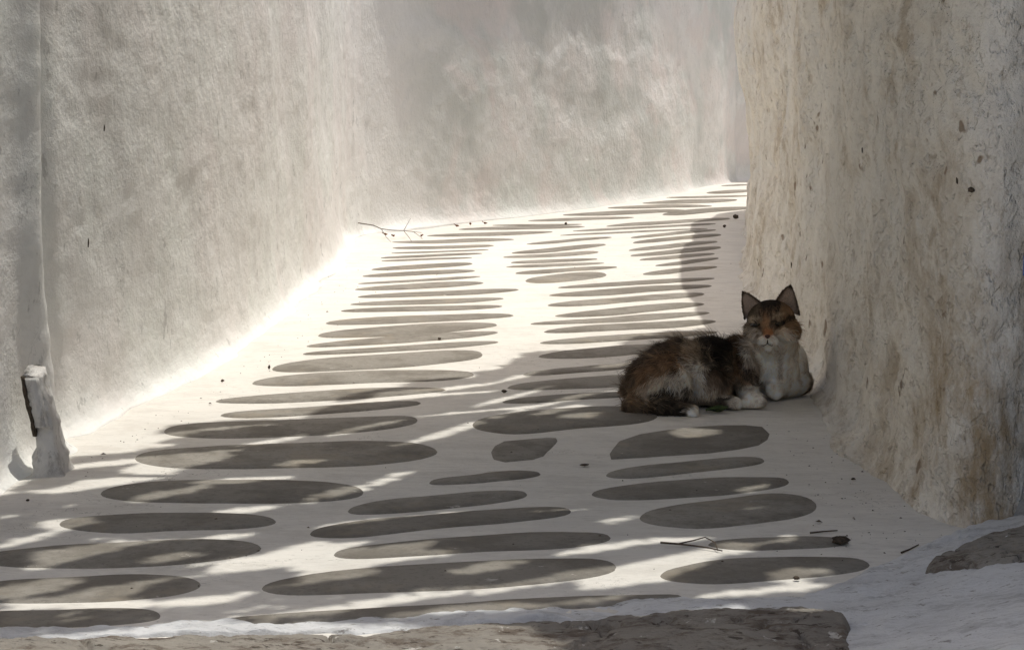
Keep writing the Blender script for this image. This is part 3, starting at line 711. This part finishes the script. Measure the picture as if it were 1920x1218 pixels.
# ------------------------------------------------------------------ the cat
def sph(c, r, rot=None, seg=20):
    V, F = [], []
    for i in range(seg + 1):
        ph = math.pi * i / seg
        for k in range(seg): V.append((math.sin(ph) * math.cos(2 * math.pi * k / seg), math.sin(ph) * math.sin(2 * math.pi * k / seg), math.cos(ph)))
    V = np.array(V) * np.array(r)
    if rot is not None: V = V @ np.array(rot).T
    for i in range(seg):
        for k in range(seg): F.append((i * seg + k, i * seg + seg + k, i * seg + seg + (k + 1) % seg, i * seg + (k + 1) % seg))
    return V + np.array(c), F
PR = []                                                  # (centre a, ra, centre b, rb, flow, fur length, lift)
def ell(u, v, Y, r, flow, fl, lift=.35, rot=None): PR.append(('e', P(u, v, Y), np.array(r), np.array(flow, float), fl, lift, rot))
def cap(a, b, flow, fl, lift=.3): PR.append(('c', P(*a[:3]), a[3], P(*b[:3]), b[3], np.array(flow, float), fl, lift))
BACK = (-1, -.1, -.25)
ell(1232, 716, 4.17, (.060, .070, .058), (-.9, -.2, -.6), .018)
ell(1272, 694, 4.22, (.070, .075, .062), BACK, .018)
ell(1330, 690, 4.28, (.070, .075, .062), BACK, .018)
ell(1390, 685, 4.32, (.058, .068, .062), BACK, .017)
ell(1450, 682, 4.33, (.054, .062, .068), (-.1, -.4, -1), .012, .15)
ell(1485, 690, 4.36, (.034, .045, .055), (.2, -.4, -1), .010, .15)
cap((1450, 672, 4.33, .052), (1449, 625, 4.29, .045), (0, -.35, -1), .013, .2)
# head
ell(1446, 601, 4.262, (.049, .046, .042), (0, .6, .8), .006, .25)
ell(1420, 620, 4.245, (.027, .028, .025), (-1, .3, -.5), .013, .3)
ell(1476, 618, 4.245, (.029, .028, .026), (1, .3, -.5), .013, .3)
ell(1438, 616, 4.225, (.015, .024, .020), (0, .3, 1), .004, .2)
ell(1439, 637, 4.212, (.019, .022, .012), (0, -.2, -1), .005, .25)
ell(1430, 640, 4.206, (.012, .014, .010), (-1, 0, -.6), .005, .25)
ell(1449, 640, 4.206, (.012, .014, .010), (1, 0, -.6), .005, .25)
ell(1440, 651, 4.218, (.012, .014, .009), (0, 0, -1), .006, .25)
# forelegs
cap((1396, 694, 4.27, .034), (1396, 726, 4.245, .027), (.1, -.3, -1), .012)
cap((1396, 726, 4.245, .027), (1408, 748, 4.205, .020), (.2, -.6, -.8), .008)
for u, v in ((1395, 757), (1406, 759), (1419, 758), (1429, 754)): cap((1408, 748, 4.20, .018), (u, v, 4.172, .0105), (.2, -1, -.3), .004, .25)
cap((1502, 716, 4.34, .026), (1458, 727, 4.29, .022), (-1, -.4, -.2), .009)
for u, v in ((1445, 727), (1446, 735), (1455, 740)): cap((1458, 728, 4.285, .018), (u, v, 4.27, .012), (-1, -.3, -.2), .004, .25)
# hind legs
ell(1240, 724, 4.13, (.060, .040, .050), (-.6, -.2, -.8), .015)
cap((1190, 766, 4.11, .026), (1250, 768, 4.09, .021), (.8, -.2, -.4), .016)
cap((1250, 768, 4.09, .021), (1288, 772, 4.085, .016), (1, -.1, -.2), .010)
for v, dy in ((768, .01), (774, -.004), (778, -.012)): cap((1284, 772, 4.085, .014), (1301, v, 4.085 + dy, .0105), (1, -.3, -.2), .004, .25)
ell(1318, 718, 4.19, (.056, .045, .042), (.4, -.3, -1), .013)
cap((1316, 738, 4.18, .022), (1352, 751, 4.17, .016), (1, -.2, -.2), .008)
cap((1352, 751, 4.17, .016), (1378, 757, 4.16, .015), (1, -.3, -.1), .005)
# tail laid behind the rump
cap((1185, 730, 4.22, .022), (1215, 715, 4.33, .019), (0, 1, -.2), .018)
cap((1215, 715, 4.33, .019), (1280, 708, 4.42, .015), (1, .4, 0), .018)

def coat_rgb(p, jit=0.):
    u, v = proj(p); u = u + jit * rng.normal(0, 1, len(u)); v = v + jit * rng.normal(0, 1, len(v)); w = fbm(p, 60, 3, 131); w2 = fbm(p, 170, 2, 133)
    u = u + 7 * w; v = v + 6 * fbm(p, 60, 3, 137)
    C = np.empty(p.shape); C[:] = (.24, .19, .135)
    C *= (1 + .5 * w2)[:, None]
    def blob(cu, cv, ru, rv, colr, k=1., soft=.35, ang=0.):
        a = R(ang); du, dv = u - cu, v - cv; x = du * math.cos(a) + dv * math.sin(a); y = -du * math.sin(a) + dv * math.cos(a)
        d = np.sqrt((x / ru) ** 2 + (y / rv) ** 2); m = (k * sstep(1 + soft, 1 - soft, d))[:, None]
        C[:] = C * (1 - m) + np.array(colr) * m
    DK, BR, OR, TAN, WH = (.022, .017, .013), (.085, .062, .044), (.235, .145, .082), (.30, .24, .175), (.64, .575, .495)
    blob(1300, 632, 120, 26, BR, .9); blob(1185, 710, 26, 75, BR, .85, ang=15); blob(1240, 645, 40, 22, BR, .8)
    blob(1256, 682, 52, 22, OR, .85, ang=-22); blob(1215, 705, 22, 24, OR, .6); blob(1195, 745, 20, 25, (.17, .11, .06), .8)
    blob(1312, 660, 30, 36, TAN, .85); blob(1300, 702, 24, 26, WH, .85); blob(1262, 712, 50, 15, WH, .85, ang=-20); blob(1222, 728, 32, 16, (.48, .41, .33), .8, ang=-25)
    blob(1316, 728, 48, 26, WH, .9)
    blob(1344, 668, 13, 48, DK, .95); blob(1362, 650, 10, 34, DK, .9); blob(1330, 640, 20, 14, DK, .8); blob(1375, 632, 26, 14, DK, .8)
    blob(1382, 668, 12, 42, (.125, .078, .045), .9); blob(1345, 714, 26, 22, (.13, .085, .055), .85); blob(1356, 690, 8, 24, DK, .6)
    blob(1246, 736, 26, 7, DK, .9, ang=-20); blob(1286, 736, 6, 20, DK, .85, ang=-15); blob(1268, 750, 24, 8, BR, .8)
    blob(1195, 765, 34, 12, (.16, .115, .075), .8); blob(1246, 772, 46, 18, DK, .9); blob(1225, 785, 60, 9, DK, .95)
    blob(1330, 748, 30, 9, TAN, .7); blob(1350, 760, 40, 12, DK, .6); blob(1352, 747, 16, 5, DK, .85); blob(1376, 757, 15, 12, (.42, .37, .31), .9)
    blob(1299, 772, 17, 16, WH, 1)
    st = sstep(.15, .45, np.sin(u * .30 + 2.5 * fbm(p, 35, 2, 161)) * .6 + .5 * w)
    mm = (st * .7 * sstep(735, 670, v) * (u < 1400))[:, None]; C[:] = C * (1 - mm) + np.array(DK) * mm
    # chest and forelegs
    blob(1462, 690, 66, 62, WH, 1, .2); blob(1436, 662, 36, 24, WH, .9); blob(1412, 690, 18, 26, (.40, .34, .28), .7)
    blob(1400, 704, 24, 20, (.20, .125, .07), .75, ang=30)
    for k in range(4): blob(1398 + 5 * k, 690 + 9 * k, 22, 2.6, DK, .8, .5, 24)
    blob(1408, 752, 34, 24, WH, 1); blob(1468, 727, 38, 20, WH, 1)
    wv = fbm(p, (70, 70, 22), 3, 181); C *= np.clip(1 + .40 * wv, .55, 1.25)[:, None]
    # head: measured on the front of the face
    hd = (v < 658) & (u > 1380)
    C0 = C.copy()
    blob(1446, 600, 70, 58, (.19, .125, .075), 1, .1)
    blob(1405, 597, 18, 34, (.13, .10, .07), .9); blob(1490, 600, 22, 34, (.19, .118, .065), .9)
    blob(1440, 562, 27, 22, DK, .95); blob(1412, 575, 9, 20, (.12, .09, .06), .7)
    for du, dv in ((-17, -2), (-8, 0), (1, 2), (10, 0), (19, -3)): blob(1440 + du, 588 + dv, 2.8, 15, DK, .85, .4)
    blob(1437, 611, 8, 20, (.235, .135, .072), .95); blob(1480, 585, 12, 10, OR, .7)
    blob(1416, 608, 13, 4.5, DK, 1, .3, 8); blob(1461, 606, 14, 4.5, DK, 1, .3, -16); blob(1484, 598, 10, 3, DK, .8, .4, -22); blob(1396, 604, 8, 3, DK, .8, .4, 10); blob(1428, 618, 6, 8, BR, .7); blob(1452, 617, 5, 7, BR, .7)
    blob(1404, 626, 14, 5, (.10, .07, .045), .6, ang=10)
    blob(1413, 620, 13, 6, (.42, .36, .29), .9); blob(1467, 621, 18, 7, (.50, .40, .30), .9); blob(1495, 618, 10, 3, BR, .6)
    blob(1418, 640, 20, 13, (.50, .45, .39), .9); blob(1466, 640, 30, 13, WH, .95); blob(1440, 644, 22, 13, WH, 1)
    blob(1439, 628, 6, 8, (.30, .13, .06), .8)
    blob(1415, 599, 10, 4, (.36, .29, .21), .85); blob(1463, 595, 11, 4, (.36, .27, .18), .85, ang=-15)
    m = (hd[:, None]); C[:] = np.where(m, C, C0)
    return np.clip(C * 1.4 * (1 + .22 * w2)[:, None], .008, .88)

def make_cat():
    Vs, Fs, n0 = [], [], 0
    for q in PR:
        if q[0] == 'e':
            V, F = sph(q[1], q[2], q[6]); Vs.append(V); Fs += [tuple(i + n0 for i in f) for f in F]; n0 += len(V)
        else:
            a, ra, b, rb = q[1:5]; k = max(3, int(np.linalg.norm(b - a) / .006))
            for i in range(k + 1):
                f = i / k; V, F = sph(a * (1 - f) + b * f, [ra * (1 - f) + rb * f] * 3, None, 12); Vs.append(V); Fs += [tuple(j + n0 for j in f_) for f_ in F]; n0 += len(V)
    me = bpy.data.meshes.new('tmp'); me.from_pydata([tuple(v) for v in np.vstack(Vs)], [], Fs); me.update()
    tmp = bpy.data.objects.new('tmp', me); col.objects.link(tmp)
    rm = tmp.modifiers.new('r', 'REMESH'); rm.mode = 'VOXEL'; rm.voxel_size = .0032
    sm = tmp.modifiers.new('s', 'SMOOTH'); sm.factor = .5; sm.iterations = 5
    dg = bpy.context.evaluated_depsgraph_get(); ev = tmp.evaluated_get(dg); m2 = bpy.data.meshes.new_from_object(ev)
    bpy.data.objects.remove(tmp)
    nv = len(m2.vertices); V = np.empty(nv * 3); m2.vertices.foreach_get('co', V); V = V.reshape(-1, 3)
    F = [tuple(p.vertices) for p in m2.polygons]
    V[:, 2] = np.maximum(V[:, 2], .004)
    # ears: cupped shells set on the skull
    Vl = [tuple(v) for v in V]; ears = []
    def ear(tip, inner, outer, Yt, Yb):
        T, I, O = P(*tip, Yt), P(*inner, Yb), P(*outer, Yb); n, m = 14, 11
        fw = np.array([0, -1, .15]); b0 = len(Vl)
        for lay in (0, 1):
            for i in range(n):
                t_ = i / (n - 1)
                for j in range(m):
                    q = j / (m - 1); base = I * (1 - q) + O * q
                    side = 1 - abs(2 * q - 1)
                    wid = (1 - t_) ** .78 + .06 * math.sin(math.pi * t_)
                    mid = (I + O) / 2
                    p = T * t_ + (mid + (base - mid) * wid / max(1 - t_, 1e-3)) * (1 - t_) if t_ < 1 else T
                    cup = .013 * math.sin(math.pi * q) * (1 - t_) ** .8
                    p = p - fw * (cup + lay * (.0022 + .006 * side * (1 - t_))) 
                    Vl.append(tuple(p)); ears.append((lay, t_, q))
        for lay in (0, 1):
            for i in range(n - 1):
                for j in range(m - 1):
                    a = b0 + lay * n * m + i * m + j; f = (a, a + 1, a + m + 1, a + m); F.append(f if lay else f[::-1])
        for i in range(n - 1):
            for j in (0, m - 1):
                a = b0 + i * m + j; F.append((a, a + m, a + m + n * m, a + n * m))
    ear((1392, 547), (1432, 572), (1396, 600), 4.258, 4.256)
    ear((1482, 535), (1452, 570), (1500, 592), 4.266, 4.260)
    V = np.array(Vl); ear_i = np.arange(nv, len(V)); ears = np.array(ears)
    cat = mesh_obj('cat', V, F, M['coat'])
    tag(cat, 'calico tabby cat with white chest lying in the shade against the stained wall', 'cat')
    # flow and fur length per vertex from the nearest body form
    best = np.full(len(V), 1e9); flow = np.zeros((len(V), 3)); ln = np.zeros(len(V)); lift = np.zeros(len(V))
    for q in PR:
        if q[0] == 'e':
            r = q[2]; d = (np.linalg.norm((V - q[1]) / r, axis=1) - 1) * r.min(); fl, L_, li = q[3], q[4], q[5]
        else:
            a, ra, b, rb = q[1:5]; ab = b - a; t_ = np.clip((V - a) @ ab / (ab @ ab), 0, 1); d = np.linalg.norm(V - (a + t_[:, None] * ab), axis=1) - (ra + (rb - ra) * t_); fl, L_, li = q[5], q[6], q[7]
        k = d < best; best[k] = d[k]; flow[k] = fl; ln[k] = L_; lift[k] = li
    ln[ear_i] = .004; flow[ear_i] = (0, .2, 1); lift[ear_i] = .25
    E = np.array([e.vertices[:] for e in cat.data.edges])
    for _ in range(10):                                   # blend between forms
        for arr in (flow, ln[:, None], lift[:, None]):
            acc = np.zeros_like(arr); cnt = np.zeros((len(V), 1))
            np.add.at(acc, E[:, 0], arr[E[:, 1]]); np.add.at(acc, E[:, 1], arr[E[:, 0]]); np.add.at(cnt, E[:, 0], 1); np.add.at(cnt, E[:, 1], 1)
            arr[:] = .5 * arr + .5 * acc / np.maximum(cnt, 1)
    C = coat_rgb(V)
    Nv = np.empty(len(V) * 3); cat.data.vertices.foreach_get('normal', Nv); Nv = Nv.reshape(-1, 3)
    V += Nv * ((.0035 * fbm(V, (42, 42, 26), 3, 171)) * sstep(.008, .013, ln))[:, None]; V[:, 2] = np.maximum(V[:, 2], .004)   # tufted coat
    cat.data.vertices.foreach_set('co', V.astype(np.float32).ravel()); cat.data.update()
    lay, t_, q = ears[:, 0], ears[:, 1], ears[:, 2]
    edge = np.maximum(sstep(.32, .48, np.abs(q - .5)), sstep(.75, .95, t_))[:, None]
    C[ear_i] = np.where(lay[:, None] == 0, np.array((.50, .39, .31)) * (1 - edge) + np.array((.05, .033, .022)) * edge, (.10, .065, .04))
    at = cat.data.color_attributes.new('coat', 'FLOAT_COLOR', 'POINT'); at.data.foreach_set('color', np.column_stack([C, np.ones(len(V))]).astype(np.float32).ravel())
    # fur
    cat.data.calc_loop_triangles(); T = np.array([t.vertices[:] for t in cat.data.loop_triangles])
    Nn = np.empty(len(V) * 3); cat.data.vertices.foreach_get('normal', Nn); Nn = Nn.reshape(-1, 3)
    A, B, D = V[T[:, 0]], V[T[:, 1]], V[T[:, 2]]; ar = np.linalg.norm(np.cross(B - A, D - A), axis=1) / 2
    fine = 1 + 2.2 * (ln[T].mean(1) < .010)
    pr = ar * fine; pr /= pr.sum(); NF = 80000
    ti = rng.choice(len(T), NF, p=pr); r1, r2 = np.sqrt(rng.random(NF)), rng.random(NF)
    W = np.stack([1 - r1, r1 * (1 - r2), r1 * r2], 1)
    def I(arr): return (arr[T[ti]] * (W[..., None] if arr.ndim > 1 else W)).sum(1)
    p = I(V); nn = I(Nn); nn /= np.linalg.norm(nn, axis=1, keepdims=True) + 1e-9; fl = I(flow); L_ = I(ln) * rng.uniform(.6, 1.25, NF); li = I(lift)
    top = (nn[:, 2] > .25) & (L_ > .011) & (rng.random(NF) < .16)          # loose guard hairs along the back
    L_ = np.where(top, L_ * 1.8, L_); li = np.where(top, .75, li)
    clump = np.stack([fbm(p, 75, 2, 151), fbm(p, 75, 2, 153), fbm(p, 75, 2, 155)], -1) * .55 + rng.normal(0, .22, (NF, 3))
    d = fl / (np.linalg.norm(fl, axis=1, keepdims=True) + 1e-9) + clump
    d -= nn * (d * nn).sum(1, keepdims=True); d /= np.linalg.norm(d, axis=1, keepdims=True) + 1e-9
    d1 = d + nn * (li + .10)[:, None]; d1 /= np.linalg.norm(d1, axis=1, keepdims=True)
    d2 = d + nn * (li - .30)[:, None] + np.array([0, 0, -.1]); d2 /= np.linalg.norm(d2, axis=1, keepdims=True)
    sd = np.cross(d1, nn); sd /= np.linalg.norm(sd, axis=1, keepdims=True) + 1e-9
    wd = (.00035 + .00045 * rng.random(NF))[:, None]
    a_ = p - nn * .0006; m_ = a_ + d1 * (L_ * .5)[:, None]; e_ = m_ + d2 * (L_ * .5)[:, None]
    for x in (m_, e_): x[:, 2] = np.maximum(x[:, 2], .003)
    FV = np.stack([a_ - sd * wd, a_ + sd * wd, m_ + sd * wd * .8, e_, m_ - sd * wd * .8], 1).reshape(-1, 3)
    b = np.arange(NF) * 5
    FF = np.vstack([np.stack([b, b + 1, b + 2], 1), np.stack([b, b + 2, b + 4], 1), np.stack([b + 4, b + 2, b + 3], 1)])
    fur = fast_mesh('fur', FV, FF, M['fur'], cat)
    FC = I(C) if False else coat_rgb(p, np.where(L_ > .011, 4.5, 1.2)); em = ti >= 0
    isear = (T[ti] >= nv).any(1); FC[isear] = I(C)[isear]
    FC = FC * rng.uniform(.85, 1.6, NF)[:, None]
    FC5 = np.repeat(FC, 5, 0); tipf = np.tile([.85, .85, 1., 1.12, 1.], NF)[:, None]
    fa = fur.data.color_attributes.new('coat', 'FLOAT_COLOR', 'POINT'); fa.data.foreach_set('color', np.column_stack([np.clip(FC5 * tipf, 0, .9), np.ones(NF * 5)]).astype(np.float32).ravel())
    # eyes, nose, mouth, whiskers
    for (u, v, ang) in ((1416, 609, 8), (1460, 607, -12)):
        c = P(u, v, 4.218); V_, F_ = sph(c, (.0100, .005, .0036), np.array(Matrix.Rotation(-R(ang), 3, 'Y')), 14)
        mesh_obj('eye', V_, F_, M['eye'], cat)
    c = P(1439, 631, 4.191); V_, F_ = sph(c, (.0062, .0045, .0042), None, 14)
    V_[:, 0] = c[0] + (V_[:, 0] - c[0]) * np.interp(V_[:, 2] - c[2], [-.004, .004], [.45, 1.15]); mesh_obj('nose', V_, F_, M['nose'], cat)
    for s_ in (-1, 1):
        pts = [P(1439, 637, 4.189), P(1439 + s_ * 1, 645, 4.190), P(1439 + s_ * 7, 648, 4.193), P(1439 + s_ * 13, 646.5, 4.199)]
        tube('mouth_line', pts, .0009, .0007, M['crumb'], cat, 5)
        for k, (dv, l) in enumerate(((-3, 46), (2, 54), (8, 44))):
            a0 = np.array(P(1439 + s_ * 11, 639 + k * 2, 4.195)); b0 = np.array(P(1439 + s_ * (11 + l), 639 + k * 2 + dv, 4.215)); m0 = (a0 + b0) / 2 + np.array([0, -.004, .004])
            tube('whisker', [a0, m0, b0], .00030, .00012, M['whisker'], cat, 4)
make_cat()
g = P(1345, 766, 4.12); tag(leaf_mesh('green_leaf', (g[0], g[1], .004), .046, .02, .15, .006, M['greenleaf'], None, -.12, .5), 'folded green leaf lying between the paws of the cat', 'leaf', 'green leaves by the cat')
